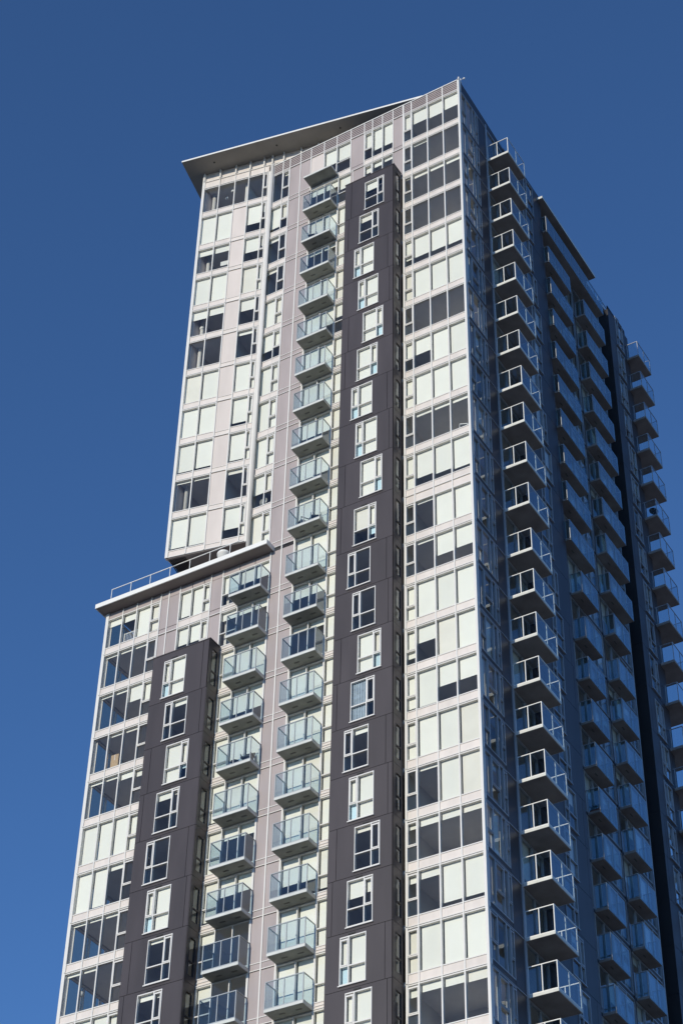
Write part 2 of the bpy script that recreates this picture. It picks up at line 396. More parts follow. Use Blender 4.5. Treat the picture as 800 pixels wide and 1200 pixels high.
# window pair right of the round column
C1 = {1: (0, .1), 2: ((.8, 'blind'), .6), 3: (.1, 0), 4: (.1, 0), 5: (1, 1), 6: (.6, .6), 7: (.98, 1), 8: (1, 1), 9: (1, .95), 10: (.55, .6), 11: (1, 1)}
for k in range(1, 12):
    strip_row(FRONT, k, [-14.1, -13.19, -12.64], 'FO', C1[k]); cap(FRONT, -14.1, -12.64, F[k])

# ------------------------------------------------------------------ projecting left section of the tower
le = [ls(x) for x in (-18.93, -17.81, -16.69, -15.72, -14.68, -14.34)]
LB = {1: (0, 0, 0, 0, 0), 2: (1, 1, .65, .3), 3: (.2, .22, .55, .4), 4: (1, 1, 1, 1), 5: (.3, .25, .4, 0), 6: (0, 0, .1, .1), 7: (1, 1, 1, 1),
      8: (1, 1, .84, 1), 9: (.88, .88, .9, 1), 10: (.04, .04, .1, .1), 11: (.9, .92, .65, .9)}
for k in range(1, 12):
    zt = LF[k - 1] - 0.02; zb = LF[k]
    sl_ = 0.45
    if k == 1:
        window(LEFT, le[0], le[-1], zb + sl_, zt, le[1:-1], 'FFFFO', LB[1])
    else:
        window(LEFT, le[0], le[2], zb + sl_, zt, [le[1]], 'FF', LB[k][:2])
        window(LEFT, le[3], le[5], zb + sl_, zt, [le[4]], 'FO', LB[k][2:])
        put('cladding_panel', MB().box(0.02, le[3] - le[2] - 0.02, 0, zt - zb - 0.42, -0.15, 0), 'pale', LEFT, le[2], zb + 0.40, TOWER)
        cap(LEFT, le[2], le[3], zb + 0.36, 0.03, 0.03)
    for i in range(5):
        if i == 2 and k > 1: spandrel(LEFT, le[2], le[3], zb + 0.045, zb + 0.355)
        else: spandrel(LEFT, le[i], le[i + 1], zb + 0.045, zb + sl_ - 0.004)
    cap(LEFT, le[0] - 0.03, le[-1], zb, 0.045, 0.05)
for s in le[1:5]: mullion(LEFT, s, LF[11], 2.1, 0.065, 0.05)
put('corner_post', MB().box(-0.10, 0.08, 0, 3.08 - LF[11], -0.2, 0.06), 'frame', LEFT, le[0], LF[11], TOWER)
put('corner_filler', MB().box(0, 0.26, 0, 2.1 - LF[11], -0.12, 0.0), 'frame', LEFT, le[-1] + 0.004, LF[11], TOWER)
# beam and clerestory under the roof slab
fe = [le[0] + (le[4] - le[0]) * t for t in (0, .27, .53, .77, 1.0)] + [ls(-14.1), ls(-13.3), ls(-12.1), ls(-10.9), ls(-9.7), ls(-8.5)]
for a, b in zip(fe[:-1], fe[1:]):
    put('beam_panel', MB().box(0.03, b - a - 0.03, 0, 0.58, -0.12, 0.0), 'band', LEFT, a, 1.57, TOWER)
    put('clerestory_panel', MB().box(0.03, b - a - 0.03, 0, 0.88, -0.14, -0.06), 'band', LEFT, a, 2.22, TOWER)
put('beam_cap', MB().box(0, fe[4] - fe[0] + 0.3, 0, 0.05, -0.05, 0.06), 'frame', LEFT, fe[0], 1.515, TOWER)
put('beam_cap', MB().box(0, fe[-1] - fe[0], 0, 0.05, -0.05, 0.06), 'frame', LEFT, fe[0], 2.165, TOWER)
for s in fe: put('fin', MB().box(-0.04, 0.04, 0, 0.88, -0.05, 0.12), 'frame', LEFT, s, 2.22, TOWER)
# soffit under the section, ribbed vent at its left end
lp = lambda s_, o_=0: tuple(LEFT.pt(s_, 0, o_))[:2]
prism('soffit', [lp(le[0], -0.02), lp(ls(-14.3), -0.02), (-14.25, 3.0), (-18.95, 3.0)], LF[11] - 0.05, LF[11] + 0.02, 'roofb', TOWER)
for j in range(12):
    put('vent_slat', MB().box(0, 0.05, -0.03, 0, -1.5, -0.15), 'black', LEFT, le[0] + 0.1 + j * 0.085, LF[11] - 0.052, TOWER)
prism('terrace_wall', [(-18.9, 1.6), (-14.1, 0.7), (-14.1, 0.85), (-18.9, 1.75)], -32.19, LF[11] - 0.06, 'pink', TOWER)
# round column at the fold
def lathe(name, rad, z0, z1, x, y, m, parent, n=24, **kw):
    v, f = [], []
    for z in (0, z1 - z0):
        for i in range(n): v.append((rad * math.cos(2 * math.pi * i / n), rad * math.sin(2 * math.pi * i / n), z))
    f = [(i, (i + 1) % n, n + (i + 1) % n, n + i) for i in range(n)] + [tuple(range(n - 1, -1, -1)), tuple(range(n, 2 * n))]
    ob = rawmesh(name, v, f, m, parent, loc=(x, y, z0 + Z0), **kw)
    for p_ in ob.data.polygons: p_.use_smooth = len(p_.vertices) == 4
    return ob
lathe('round_column', 0.105, -32.2, 1.95, -14.0, -0.13, 'frame', TOWER)

p_ = LEFT.pt(le[0] + 0.5, 0, -0.75)
lathe('inner_column', 0.13, LF[11] + 0.1, 1.5, p_.x, p_.y, 'frame', TOWER)
# ------------------------------------------------------------------ roof slab flaring out over the left section
def lin(P, d, t): return (P[0] + d[0] * t, P[1] + d[1] * t)
d115 = (math.cos(math.radians(11.5)), math.sin(math.radians(11.5)))
rp0 = (-19.74, -2.63); rp1 = (-3.08, 0.78)
prism('roof_slab', [rp0, rp1, (-3.3, 2.4), (-16, 7), (-21.1, 4.1)], 3.11, 3.25, ['roof', 'white', 'white'], TOWER, mi=(0, 1, 2))
for t in (2.0, 6.5, 11.0):
    p_ = lin(rp0, d115, t); p_ = (p_[0] - 0.05, p_[1] + 0.7)
    prism('downlight', [(p_[0] - .05, p_[1] - .05), (p_[0] + .05, p_[1] - .05), (p_[0] + .05, p_[1] + .05), (p_[0] - .05, p_[1] + .05)], 3.08, 3.11, 'black', TOWER)

# ------------------------------------------------------------------ lower wing
WE = [-23.4, -22.38, -21.4, -20.41, -19.75]
WB = {12: (.2, .22, 1, .9), 13: (.04, .05, .05, 0), 14: (.04, .05, .42, .5), 15: (0, .04, .05, 0), 16: (.05, .05, .15, .2), 17: (1, 1, 1, 1),
      18: (.97, .92, .1, 0), 19: (.04, .04, .05, 0), 20: (.05, .05, 0, 0), 21: (1, 1, 1, 1), 22: (.1, .1, 0, 0)}
for k in range(12, 23):
    ztw = -33.05 if k == 12 else None
    strip_row(FRONT, k, WE, 'FFFO', WB[k], zt=ztw, sill=0.44)
    cap(FRONT, -23.43, -19.2 if k > 13 else -15.58, F[k])
    if k > 13: clad_row(FRONT, k, -19.75, -19.1, zt=ztw)
    else:
        clad_row(FRONT, k, -19.75, -19.2, zt=ztw); clad_row(FRONT, k, -19.2, -18.45, zt=ztw)
        strip_row(FRONT, k, [-18.45, -17.66, -16.86, -16.36], 'FFO', {12: (.86, 1, .95), 13: (.5, .5, .6)}[k], zt=ztw)
        clad_row(FRONT, k, -16.36, -15.58, zt=ztw)
        for s in (-19.2, -18.45, -16.36, -15.58): mullion(FRONT, s, F[k], F[k - 1] if k > 12 else -32.6, 0.07, 0.045, name='joint_trim')
    q = {12: .42, 13: .2, 14: 1, 15: .6, 16: 1, 17: 1, 18: .25, 19: .4, 20: 0, 21: 0, 22: .5}[k]
    strip_row(FRONT, k, [-15.4 if k > 13 else -15.58, -14.5, -13.5, -12.52], 'TFF', ({12: .6, 13: .2, 14: 1, 15: .95, 16: 1, 17: .9, 18: 1, 19: .9, 20: .2, 21: .3, 22: 1}[k], q, q * .98), zt=ztw, sill=0.36)
    cap(FRONT, -15.58, -12.45, F[k]); cap(FRONT, -15.4, -14.5, F[k] + 0.17, 0.03, 0.04)
for k in range(1):
    for a, b in ((-23.4, -22.38), (-22.38, -21.4), (-21.4, -20.41), (-20.41, -19.75), (-19.75, -19.2), (-19.2, -18.45), (-18.45, -17.66), (-17.66, -16.86), (-16.86, -16.36), (-16.36, -15.58), (-15.58, -14.5), (-14.5, -13.5), (-13.5, -12.5)):
        put('parapet_panel', MB().box(0.02, b - a - 0.02, 0, 0.42, -0.12, 0), 'pink', FRONT, a, -33.03, TOWER)
for s in WE[1:-1]: mullion(FRONT, s, F[22], -32.6, 0.07, 0.05)
mullion(FRONT, -19.75, F[22], -32.6, 0.07, 0.05)
put('corner_post', MB().box(-0.16, 0.04, 0, -32.6 - F[22], -0.2, 0.06), 'frame', FRONT, -23.4, F[22], TOWER)
put('wing_roof_slab', MB().box(-23.85, -12.28, 0, 0.3, -0.5, 0.78, 0).box(-23.8, -12.33, -0.012, -0.001, -0.02, 0.72, 1), ('white', 'roofb'), FRONT, 0, -32.57, TOWER)
put('roof_kerb', MB().box(-23.2, -14.3, 0, 0.12, -0.1, 0.3), 'white', FRONT, 0, -32.215, TOWER)
gr = MB()
gr.box(-23.1, -14.2, 0.75, 0.79, 0.38, 0.42)
x = -23.1
while x < -14.2: gr.box(x, x + 0.035, -0.2, 0.75, 0.385, 0.415); x += 1.35
put('roof_guardrail', gr, 'railw', FRONT, 0, -31.99, TOWER)

WEST = Plane(-23.4, 0, -90)
for k in WESTK:
    window(WEST, -4.45, -0.2, F[k] + 0.49, (-32.62 if k == 12 else F[k - 1] - 0.02), [-2.9, -1.5], 'FFF', (0, 0, 0), gm='wind', pr=0.02)
# ------------------------------------------------------------------ charcoal bays
def bay(pl, L, R, kt, kb, ztop, offs, w, joints, blinds, fm='frame', gm='win', lastk=None):
    """pl lies on the bay's outer face; offs: left edge of the window for each phase; joints: side on which the vertical joint runs"""
    for k in range(kt, kb + 1):
        ph = joints['phase'](k)
        wl = offs[ph]; wr = wl + w; zb_, zt_ = F[k], F[k - 1]
        wz0, wz1 = zb_ + 0.21, zt_ - 0.21
        if k == kt: zt_ = ztop
        if k == 12: wz1 = zt_ - 0.5
        left = ph in (0, 1)
        js = L + (0.47 if ph == 0 else 0.3 if ph == 1 else 0) if left else R - (0.42 if ph == 2 else 0.3)
        g = 0.012
        a, b = (js, R) if left else (L, js)
        ring = MB()
        ring.box(a + g, b - g, g, wz0 - zb_ - 0.002, -0.06, 0)
        ring.box(a + g, b - g, wz1 - zb_ + 0.002, zt_ - zb_ - g, -0.06, 0)
        ring.box(a + g, wl - 0.002, wz0 - zb_ - 0.002, wz1 - zb_ + 0.002, -0.06, 0)
        ring.box(wr + 0.002, b - g, wz0 - zb_ - 0.002, wz1 - zb_ + 0.002, -0.06, 0)
        put('charcoal_panel', ring, 'char', pl, 0, zb_, TOWER)
        c, d = (L, js) if left else (js, R)
        put('charcoal_panel', MB().box(c + g, d - g, g, zt_ - zb_ - g, -0.06, 0), 'char', pl, 0, zb_, TOWER)
        sash_left = ph in (2, 3)
        q = blinds.get(k, (1, 1)) if isinstance(blinds, dict) else blinds(k)
        if sash_left: window(pl, wl, wr, wz0, wz1, [wl + 0.46], 'OT', (q[1], q[0]), fm=fm, gm=gm, pr=0.035, cyan=(gm == 'win'))
        else: window(pl, wl, wr, wz0, wz1, [wr - 0.46], 'TO', q, fm=fm, gm=gm, pr=0.035, cyan=(gm == 'win'))
        put('window_sill', MB().box(-0.05, w + 0.03, -0.05, 0, -0.03, 0.08), fm, pl, wl, wz0 - 0.001, TOWER)
        put('trickle_vent', MB().box(0, 0.36, 0, 0.07, -0.02, 0.03), 'black', pl, (wl + wr) / 2 - 0.25, wz1 + 0.06, TOWER)
OFF1 = [-6.25, -6.6, -6.92, -6.6]
B1 = {3: (.25, 0), 4: (.18, 0), 10 + 2: (.62, .8), 13: (0, 0), 14: (0, 0), 16: ((1, 'curtain'), 0), 17: (.1, 0), 19: (.08, 0), 20: (.36, .3)}
bay(BAY1, -7.7, -4.2, 3, LAST, F[2] + 0.42, OFF1, 1.36, {'phase': lambda k: (k - 3) % 4}, B1)
OFF2 = [-17.65, -17.98, -18.3, -17.98]
B2 = {14: (1, 1), 15: (.1, 0), 16: (1, .7), 17: (.15, .1), 18: (0, 0), 19: (1, 1), 20: (.05, 0), 21: (.1, .1), 22: (1, 1)}
bay(BAY1, -19.1, -15.4, 14, 22, F[13] + 0.3, OFF2, 1.42, {'phase': lambda k: (k - 14 + 2) % 4}, B2)
def bay_body(x0, x1, ktop, kb, zt):
    # returns, roof and the slab ends inside the bay
    BR = Plane(x1, -1.0, 90)
    BL = Plane(x0, 0, -90)
    for k in range(ktop, kb + 1):
        z0_, z1_ = F[k], (zt if k == ktop else F[k - 1])
        hh = z1_ - z0_
        put('charcoal_panel', MB().box(0.0, 0.24, 0.01, hh - 0.01, -0.06, 0).box(0.74, 0.9, 0.01, hh - 0.01, -0.06, 0).box(0.24, 0.74, 0.01, 0.35, -0.06, 0).box(0.24, 0.74, hh - 0.45, hh - 0.01, -0.06, 0), 'char', BR, 0, z0_, TOWER)
        window(BR, 0.24, 0.74, z0_ + 0.35, z1_ - 0.45, [], 'T', (0,), fm='char', gm='winb', name='side_window', pr=0.005, fw_=0.04)
        put('charcoal_panel', MB().box(0.01, 0.93, 0.01, hh - 0.01, -0.06, 0), 'char', BL, 0, z0_, TOWER)
        prism('floor_slab', [(x0 + 0.1, -0.9), (x1 - 0.1, -0.9), (x1 - 0.1, 0.12), (x0 + 0.1, 0.12)], z0_ - 0.12, z0_ + 0.14, ['ceil', 'floor', 'inwall'], TOWER, mi=(0, 1, 2))
    prism('bay_roof', [(x0 - 0.02, -1.02), (x1 + 0.02, -1.02), (x1 + 0.02, -0.07), (x0 - 0.02, -0.07)], zt, zt + 0.06, 'char', TOWER)
bay_body(-7.7, -4.2, 3, LAST, F[2] + 0.42)
bay_body(-19.1, -15.4, 14, 22, F[13] + 0.3)

# ------------------------------------------------------------------ side face
SB = Plane(0.4, 0, 90); SD = Plane(0.3, 0, 90); SR = Plane(-0.04, 0, 90)
def sp_side(pl, a, b, k, m='char', h=0.45):
    put('spandrel_panel', MB().box(0.01, b - a - 0.01, 0.03, h - 0.004, -0.1, 0), m, pl, a, F[k], TOWER)
SLAST = 22
rb = random.Random(3)
def rq(p=0.35):
    r_ = rb.random()
    return 0 if r_ > p else rb.choice([0.15, 0.3, 0.5, 0.8, 1.0])
for k in range(1, SLAST + 1):
    zt = F[k - 1] - 0.02
    # glass corner bay
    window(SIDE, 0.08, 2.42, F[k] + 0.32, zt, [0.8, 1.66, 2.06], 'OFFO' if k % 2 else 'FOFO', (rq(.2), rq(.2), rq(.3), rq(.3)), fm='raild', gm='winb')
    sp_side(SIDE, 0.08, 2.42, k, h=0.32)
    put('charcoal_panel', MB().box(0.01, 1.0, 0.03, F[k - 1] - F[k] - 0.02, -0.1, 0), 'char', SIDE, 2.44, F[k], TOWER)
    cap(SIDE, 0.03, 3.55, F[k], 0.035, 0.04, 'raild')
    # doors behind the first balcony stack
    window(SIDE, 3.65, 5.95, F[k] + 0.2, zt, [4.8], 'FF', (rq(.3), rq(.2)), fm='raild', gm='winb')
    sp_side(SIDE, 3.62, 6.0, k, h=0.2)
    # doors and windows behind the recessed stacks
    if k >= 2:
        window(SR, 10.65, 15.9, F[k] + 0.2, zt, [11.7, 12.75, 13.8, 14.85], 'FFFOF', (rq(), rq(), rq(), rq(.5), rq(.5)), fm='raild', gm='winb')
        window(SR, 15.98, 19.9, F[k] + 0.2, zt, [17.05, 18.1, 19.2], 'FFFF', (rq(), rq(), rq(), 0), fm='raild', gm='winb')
        sp_side(SR, 10.65, 15.9, k, h=0.2); sp_side(SR, 15.98, 19.9, k, h=0.2)
for k in (1,):
    window(SR, 10.65, 15.9, F[1] + 0.2, 0.3, [11.7, 12.75, 13.8, 14.85], 'FFFFF', (0, 0, 0, 0, 0), fm='raild', gm='winb')
    window(SR, 15.98, 19.9, F[1] + 0.2, 0.3, [17.05, 18.1, 19.2], 'FFFF', (0, 0, 0, 0), fm='raild', gm='winb')
    sp_side(SR, 10.65, 19.9, 1, h=0.2)
put('corner_post', MB().box(3.45, 3.6, 0, 1.2 - F[SLAST], -0.2, 0.05), 'raild', SIDE, 0, F[SLAST], TOWER)
put('pier', MB().box(15.88, 15.99, 0, 0.3 - F[SLAST], -0.2, 0.05), 'char', SR, 0, F[SLAST], TOWER)
put('edge_trim', MB().box(19.92, 19.99, 0, 0.2 - F[SLAST], -0.2, 0.06), 'raild', SIDE, 0, F[SLAST], TOWER)
# slot: two charcoal reveals and a back wall, recess shade painted in as near-black
for k in range(1, SLAST + 1):
    z1_ = 0.3 if k == 1 else F[k - 1]
    prism('slot_wall', [(-1.8, 20.0), (-1.65, 20.0), (-1.65, 21.3), (-1.8, 21.3)], F[k], z1_ - 0.01, 'dark', TOWER)
    prism('slot_wall', [(-1.64, 21.3), (0.29, 21.3), (0.29, 21.42), (-1.64, 21.42)], F[k], z1_ - 0.01, 'dark', TOWER)
    prism('slot_wall', [(-1.64, 19.9), (-0.12, 19.9), (-0.12, 20.0), (-1.64, 20.0)], F[k], z1_ - 0.01, 'dark', TOWER)
# charcoal bays of the side
OFF3 = [7.35, 7.68, 8.0, 7.68]
bs = random.Random(5)
bay(SB, 6.05, 10.62, 1, SLAST, 1.0, [o for o in OFF3], 1.36, {'phase': lambda k: (k + 1) % 4}, lambda k: (rq(.4), rq(.4)), fm='raild', gm='winb')
bay(SD, 21.3, 24.6, 1, SLAST, 0.25, [22.15, 22.3, 22.45, 22.3], 1.2, {'phase': lambda k: (k + 1) % 4}, lambda k: (rq(.7), rq(.7)), fm='raild', gm='winb')
for k in range(1, SLAST + 1):
    z1_ = 1.0 if k == 1 else F[k - 1]
    prism('charcoal_panel', [(-0.1, 6.05), (0.33, 6.05), (0.33, 6.11), (-0.1, 6.11)], F[k] + 0.01, z1_ - 0.01, 'char', TOWER)
    prism('charcoal_panel', [(-0.1, 10.56), (0.33, 10.56), (0.33, 10.62), (-0.1, 10.62)], F[k] + 0.01, z1_ - 0.01, 'char', TOWER)
    for (a, b) in ((6.15, 10.5), (21.45, 24.4)):
        prism('floor_slab', [(-0.12, a), (0.26, a), (0.26, b), (-0.12, b)], F[k] - 0.12, F[k] + 0.14, ['ceil', 'floor', 'inwall'], TOWER, mi=(0, 1, 2))
# side parapet: slopes down away from the corner, with a dark cap
def side_par(y0, y1, za, zb2, zlow, x=0.0, name='parapet_panel'):
    v = []
    for y, zt in ((y0, za), (y1, zb2)):
        for xx in (x - 0.15, x):
            for zz in (zlow, zt): v.append((xx, y, zz + Z0))
    rawmesh(name, v, BOXF, 'char', TOWER)
side_par(0.04, 3.5, 1.88, 1.72, 0.86); side_par(3.52, 6.0, 1.72, 1.52, 0.86); side_par(6.02, 10.2, 1.52, 1.15, 1.02, 0.05)
put('parapet_cap', MB().box(0, 10.2, 0, 0.05, -0.2, 0.03), 'raild', SIDE, 0.04, 0.83, TOWER)
prism('side_roof_slab', [(-1, 10.15), (0.78, 10.15), (0.78, 18.35), (-1, 18.35)], 0.38, 0.58, ['concd', 'slabedge', 'slabedge'], TOWER, mi=(0, 1, 2))
prism('parapet_panel', [(-0.15, 18.4), (0.02, 18.4), (0.02, 24.6), (-0.15, 24.6)], -0.2, 0.45, 'char', TOWER)
put('roof_guardrail', MB().box(18.4, 24.4, 0.55, 0.59, -0.02, 0.02).box(18.4, 18.44, 0, 0.55, -0.02, 0.02).box(20.4, 20.44, 0, 0.55, -0.02, 0.02).box(22.4, 22.44, 0, 0.55, -0.02, 0.02), 'raild', SIDE, 0, 0.45, TOWER, o=0.0)

# ------------------------------------------------------------------ balconies
RH = 1.53
NB = [0]
def balcony(pl, s0, s1, z, d, nf, ns, o0=0.0, rail='rail', gl='bal', slab='conc', edge='slabedge', front_low=0.19, th=0.15, far=True, nvent=2, rh=RH):
    NB[0] += 1
    L = s1 - s0
    mb = MB()
    mb.box(0, L, 0.012, th, 0, d, 1).box(0.04, L - 0.04, 0, 0.012, 0.0, d - 0.04, 0)
    b = put('balcony', mb, (slab, edge), pl, s0, z, TOWER, o=o0)
    r = MB(); t = 0.045
    fl = front_low
    # top rails
    r.box(0, L, rh - t, rh, d - t, d); r.box(0, t, rh - t, rh, 0, d - t - 0.001); r.box(L - t, L, rh - t, rh, 0, d - t - 0.001)
    if fl > 0.1:
        r.box(0.002, L - 0.002, th, th + 0.05, d - t + 0.002, d - 0.002); r.box(0.002, t - 0.002, th, th + 0.05, 0.01, d - t - 0.003); r.box(L - t + 0.002, L - 0.002, th, th + 0.05, 0.01, d - t - 0.003)
    for i in range(nf + 1):
        x = min(max(L * i / nf - t / 2, 0.003), L - t - 0.003)
        r.box(x, x + t, th if fl > 0.1 else 0, rh - t, d - t + 0.001, d - 0.001)
    for i in range(ns):
        y = (d - t) * i / ns
        for xx in ((0.001,) + ((L - t - 0.001,) if far else ())):
            r.box(xx, xx + t, th, rh - t, max(y - t / 2, 0.02), max(y - t / 2, 0.02) + t)
    put('railing', r, rail, pl, s0, z, b, o=o0)
    for i in range(nf):
        a, e = L * i / nf + 0.03, L * (i + 1) / nf - 0.03
        put('glass_panel', MB().box(0, e - a, 0, rh - t - fl, -0.006, 0.006), gl, pl, s0 + a, z + fl, b, o=o0 + d - t / 2 + (0.03 if fl < 0.1 else 0))
    for i in range(ns):
        a, e = (d - t) * i / ns + 0.03, (d - t) * (i + 1) / ns - 0.02
        for xx in ((t / 2,) + ((L - t / 2,) if far else ())):
            put('glass_panel', MB().box(-0.006, 0.006, 0, rh - t - 0.2, a, e), gl, pl, s0 + xx, z + 0.2, b, o=o0)
    for i in range(nvent):
        x = L * (0.27 + 0.42 * i)
        put('soffit_vent', MB().box(0, 0.3, -0.015, 0, d * 0.44, d * 0.54), 'vent', pl, s0 + x, z, b, o=o0)
    return b
for k in range(2, LAST): balcony(FRONT, -10.93, -8.86, F[k], 0.88, 2, 1)
for k in range(12, 22): balcony(FRONT, -14.5, -12.44, F[k], 0.92, 2, 1)
put('canopy', MB().box(-10.93, -8.86, 0, 0.14, 0, 0.95, 1).box(-10.9, -8.9, -0.01, 0, 0, 0.9, 0), ('conc', 'slabedge'), FRONT, 0, -2.25 + 0.0, TOWER)
for k in range(1, SLAST + 1):
    balcony(SIDE, 3.6, 6.0, F[k], 1.5, 2, 2, rail='railw', slab='concd', edge='slabedge', nvent=0)
balcony(SIDE, 10.62, 19.3, F[1], 0.72, 7, 1, rail='raild', gl='balb', slab='concd', edge='concd', front_low=0.02, nvent=0)
for k in range(2, 22):
    if k <= 10:
        balcony(SIDE, 10.62, 13.85, F[k], 0.72, 3, 1, rail='raild', gl='balb', slab='concd', edge='concd', front_low=0.02, nvent=1)
        balcony(SIDE, 16.0, 19.25, F[k], 0.68, 3, 1, rail='raild', gl='balb', slab='concd', edge='concd', front_low=0.02, nvent=1)
    else:
        balcony(SIDE, 11.72, 13.85, F[k], 0.72, 2, 1, rail='raild', gl='balb', slab='concd', edge='concd', front_low=0.02, nvent=1)
        balcony(SIDE, 16.12, 18.28, F[k], 0.68, 2, 1, rail='raild', gl='balb', slab='concd', edge='concd', front_low=0.02, nvent=1)
for k in range(1, 18):
    balcony(SIDE, 24.02, 26.2, F[k], 1.55, 2, 2, o0=-0.35, rail='raild', gl='bal', slab='concd', edge='concd', nvent=0)
print('windows', NWIN[0], 'balconies', NB[0], 'objects', len(bpy.data.objects))

#THINGS
# ------------------------------------------------------------------ loose things on balconies, behind the glass and on the roofs
class Local:
    """a little frame for loose things: boxes/tubes around an origin, turned by a yaw"""
    def __init__(s, root, loc, yaw): s.root = root; s.loc = Vector(loc); s.yaw = yaw
    def part(s, name, v, f, m, smooth=False):
        me = bpy.data.meshes.new(name); me.from_pydata([tuple(q) for q in v], [], f); me.materials.append(MT[m])
        if smooth:
            for p_ in me.polygons: p_.use_smooth = len(p_.vertices) == 4
        me.update(); ob = bpy.data.objects.new(name, me); COL.objects.link(ob); ob.parent = s.root; return ob
def bx(boxes):
    v, f = [], []
    for (a, b, c, d, e, g) in boxes:
        k = len(v)
        for x in (a, b):
            for y in (c, d):
                for z in (e, g): v.append((x, y, z))
        f += [tuple(k + i for i in (q[0], q[1], q[2], q[3])) for q in [(0, 1, 3, 2), (4, 6, 7, 5), (0, 4, 5, 1), (2, 3, 7, 6), (0, 2, 6, 4), (1, 5, 7, 3)]]
    return v, f
def prof(pts, n=18, cx=0, cy=0, axis='z'):
    """surface of revolution from (radius, height) pairs"""
    v, f = [], []
    for r_, h in pts:
        for i in range(n):
            a = 2 * math.pi * i / n
            p_ = (cx + r_ * math.cos(a), cy + r_ * math.sin(a), h)
            v.append(p_ if axis == 'z' else (p_[0], h, p_[1]))
    for j in range(len(pts) - 1):
        for i in range(n): f.append((j * n + i, j * n + (i + 1) % n, (j + 1) * n + (i + 1) % n, (j + 1) * n + i))
    f.append(tuple(range(n - 1, -1, -1))); f.append(tuple(range((len(pts) - 1) * n, len(pts) * n)))
    return v, f
def thing(name, loc, yaw, label, cat, group=None):
    r_ = empty(name, loc, label, cat, group); r_.rotation_euler = (0, 0, yaw)
    return Local(r_, loc, yaw)
def chair(loc, yaw, label, m='fabric', group=None):
    t = thing('patio_chair', loc, yaw, label, 'chair', group)
    t.part('seat', *bx([(-.26, .26, -.26, .26, .38, .44), (-.3, -.26, -.26, .26, .58, .61), (.26, .3, -.26, .26, .58, .61)]), m)
    v, f = bx([(-.25, .25, .0, .05, 0, .55)]); v = [(x, y + .23 + z * .25, z + .44) for x, y, z in v]
    t.part('backrest', v, f, m)
    for sx in (-1, 1):
        for sy in (-1, 1): t.part('leg', *bx([(sx * .28 - .02, sx * .28 + .02, sy * .24 - .02, sy * .24 + .02, 0, .58 if sy < 0 else .6)]), 'raild')
    return t
P_ = FRONT.pt
chair(P_(-9.35, F[11] + .15, .45), 0.5, 'dark patio chair at the right end of the glass balcony beside the wing roof end')
chair(P_(-10.2, F[11] + .15, .42), -0.6, 'dark patio chair left of another chair on the balcony beside the wing roof end')
chair(P_(-10.3, F[3] + .15, .5), 0.3, 'dark chair on the second highest balcony of the front stack')
chair(P_(-12.95, F[16] + .15, .45), 0.2, 'dark chair on a balcony of the left wing stack, fifth balcony down')
def table(loc, label):
    t = thing('side_table', loc, 0, label, 'table')
    t.part('tabletop', *prof([(.24, .46), (.25, .47), (.25, .5), (.24, .51)]), 'fabric')
    t.part('leg', *prof([(.14, 0), (.14, .02), (.025, .04), (.025, .46)], 12), 'raild')
table(P_(-13.7, F[16] + .15, .4), 'small round dark table left of the chair on the left wing balcony')
# cardboard box behind the wing glass
t = thing('cardboard_box', P_(-22.05, F[15] + .26, -.45), 0.05, 'tall brown cardboard box standing behind the left wing glass', 'box')
t.part('carton', *bx([(-.24, .24, -.18, .18, 0, 1.25)]), 'card')
t.part('lid_flap', *bx([(-.24, .24, -.18, -.005, 1.255, 1.262), (-.24, .24, .005, .18, 1.255, 1.262)]), 'card')
t.part('packing_tape', *bx([(-.03, .03, -.184, -.181, .9, 1.25), (-.03, .03, -.184, .184, 1.263, 1.266)]), 'pale')
# lamps
def floor_lamp(loc, label):
    t = thing('floor_lamp', loc, 0, label, 'lamp')
    t.part('base', *prof([(.15, 0), (.15, .02), (.02, .04)]), 'railw')
    t.part('stand', *prof([(.015, .04), (.015, 1.5)], 8), 'railw')
    t.part('lamp_shade', *prof([(.05, 1.72), (.13, 1.66), (.16, 1.56), (.13, 1.46), (.05, 1.42)]), 'railw', True)
floor_lamp(P_(-22.75, F[20] + .26, -.6), 'white globe floor lamp behind the lowest dark corner pane of the left wing')
floor_lamp(tuple(LEFT.pt(le[0] + .5, LF[5] + .3, -.7)), 'white floor lamp behind a half blinded corner pane of the upper left section')
t = thing('pendant_lamp', tuple(LEFT.pt(le[0] + 1.75, LF[2] - .05, -.7)), 0.2, 'white square paper pendant lamp hanging behind an upper left window', 'lamp')
t.part('cord', *bx([(-.006, .006, -.006, .006, -1.05, 0)]), 'black')
t.part('lamp_shade', *bx([(-.27, .27, -.2, .2, -1.45, -1.05)]), 'railw')
for i, (s_, o_) in enumerate(((1.35, -.9), (1.95, -.45))):
    t = thing('ceiling_lamp', tuple(LEFT.pt(le[0] + s_, 1.55, o_)), 0, ['small round ceiling lamp, left one, behind the top left panes', 'small round ceiling lamp, right one, behind the top left panes'][i], 'lamp')
    t.part('lamp_shade', *prof([(.03, -.02), (.03, -.35), (.1, -.4), (.12, -.5), (.08, -.56)]), 'railw', True)
# fan behind the window right of the round column
t = thing('pedestal_fan', P_(-13.55, F[10] + .26, -.5), 0, 'grey pedestal fan behind the window right of the round column', 'fan')
t.part('base', *prof([(.2, 0), (.2, .03), (.03, .06)]), 'raild')
t.part('stand', *prof([(.02, .06), (.02, .85)], 8), 'raild')
v, f = prof([(.05, -.06), (.26, -.03), (.28, 0), (.26, .03), (.05, .06)], 24, 0, 0, 'y'); t.part('fan_cage', [(x, y, z + 1.08) for x, y, z in v], f, 'rail', True)
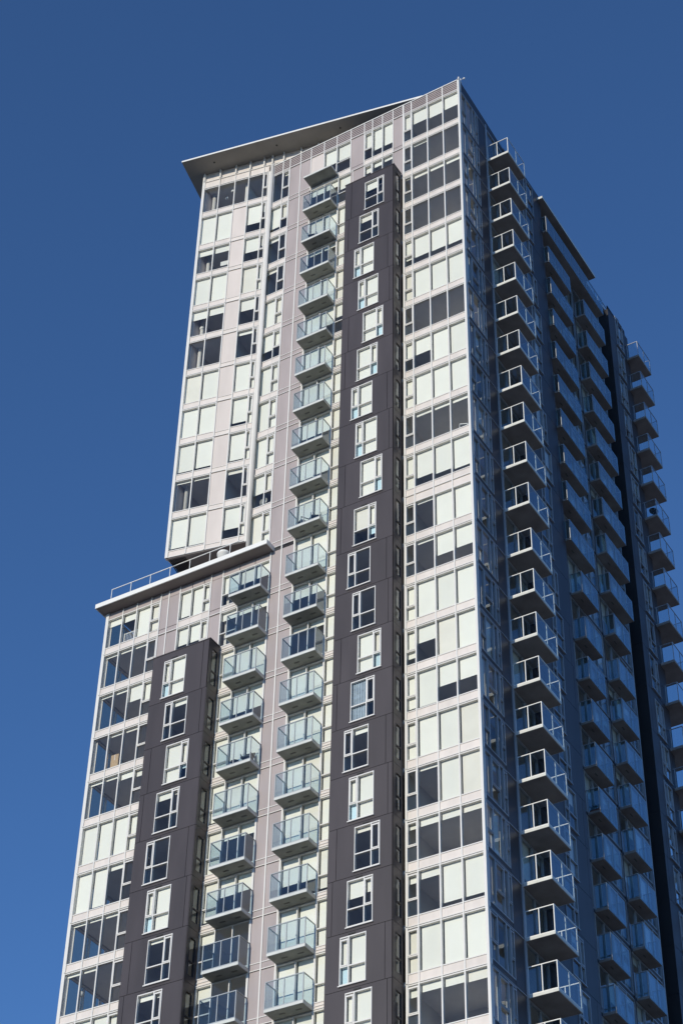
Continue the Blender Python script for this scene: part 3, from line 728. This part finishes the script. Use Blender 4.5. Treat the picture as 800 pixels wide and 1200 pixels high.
# white folding chair behind the corner pane
t = thing('folding_chair', P_(-.62, F[10] + .26, -.35), 0.4, 'white folding chair behind the dark corner pane of the front', 'chair')
t.part('seat', *bx([(-.22, .22, -.22, .22, .62, .66)]), 'railw')
t.part('backrest', *bx([(-.22, .22, .19, .22, .92, 1.08), (-.22, .22, .19, .22, .76, .84)]), 'railw')
for sx in (-1, 1): t.part('leg', *bx([(sx * .21 - .015, sx * .21 + .015, -.2, -.17, 0, .62), (sx * .21 - .015, sx * .21 + .015, .19, .22, 0, 1.08)]), 'railw')
# crib rails behind the wing's top panes
t = thing('white_crib', P_(-21.6, F[12] + .26, -.5), 0, 'white slatted crib behind the top panes of the left wing', 'crib')
bars = [(-.65 + .1 * i, -.63 + .1 * i, -.3, -.28, .3, .95) for i in range(14)]
t.part('side_rail', *bx(bars + [(-.67, .67, -.31, -.27, .95, 1.0), (-.67, .67, -.31, -.27, .25, .3)]), 'railw')
t.part('side_rail', *bx([(a, b, .28, .3, e, g) for a, b, c, d, e, g in bars] + [(-.67, .67, .27, .31, .95, 1.0), (-.67, .67, .27, .31, .25, .3)]), 'railw')
t.part('leg', *bx([(sx - .02, sx + .02, sy - .02, sy + .02, 0, 1.02) for sx in (-.69, .69) for sy in (-.29, .29)]), 'railw')
# satellite dish on a far balcony
t = thing('satellite_dish', tuple(SIDE.pt(24.6, F[6] + .15, .75)), 0.6, 'dark round satellite dish on a balcony at the far right edge', 'dish')
t.part('mast', *prof([(.1, 0), (.1, .02), (.02, .03), (.02, .75)], 8), 'raild')
v, f = prof([(.04, .1), (.2, .05), (.3, -.02), (.31, -.02), (.21, .065), (.04, .12)], 20, 0, 0, 'y'); t.part('dish', [(x, y - .1, z + .8) for x, y, z in v], f, 'dark', True)
t.part('feed_arm', *bx([(-.01, .01, -.42, -.05, .7, .72), (-.03, .03, -.46, -.4, .68, .74)]), 'raild')
# planter box
rp = random.Random(11)
t = thing('planter_box', tuple(SIDE.pt(11.95, F[16] + .15, .36)), 0, 'long planter with dark plants on a blue glass balcony of the side', 'planter')
t.part('box', *bx([(-.28, .28, -.1, .1, 0, .2)]), 'red')
v, f = [], []
for i in range(160):
    x, y, z = rp.uniform(-.28, .28), rp.uniform(-.12, .12), rp.uniform(.2, .42); a = rp.uniform(0, 6.28); r_ = rp.uniform(.03, .06)
    k = len(v); v += [(x, y, z), (x + r_ * math.cos(a), y + r_ * math.sin(a), z + r_ * .6), (x + r_ * math.cos(a + .7), y + r_ * math.sin(a + .7), z + .9 * r_)]; f.append((k, k + 1, k + 2))
t.part('foliage', v, f, 'leaf')
# drum vent on the wing roof
t = thing('roof_vent', P_(-15.5, -32.2, .25), 0, 'white drum shaped roof vent behind the guardrail of the wing roof', 'vent')
t.part('drum', *prof([(.34, 0), (.34, .45), (.38, .47), (.38, .58), (.33, .66), (.12, .72)], 24), 'white', True)
# small camera mast on the tower corner
t = thing('camera_mast', P_(0.0, 1.97, -.25), 0, 'small white camera mast on the highest corner of the tower', 'camera')
t.part('mast', *bx([(-.015, .015, -.015, .015, 0, .35), (0, .25, -.012, .012, .2, .224)]), 'railw')
t.part('camera_head', *prof([(.03, .1), (.07, .13), (.07, .2), (.04, .22)], 12, .25, 0), 'railw', True)
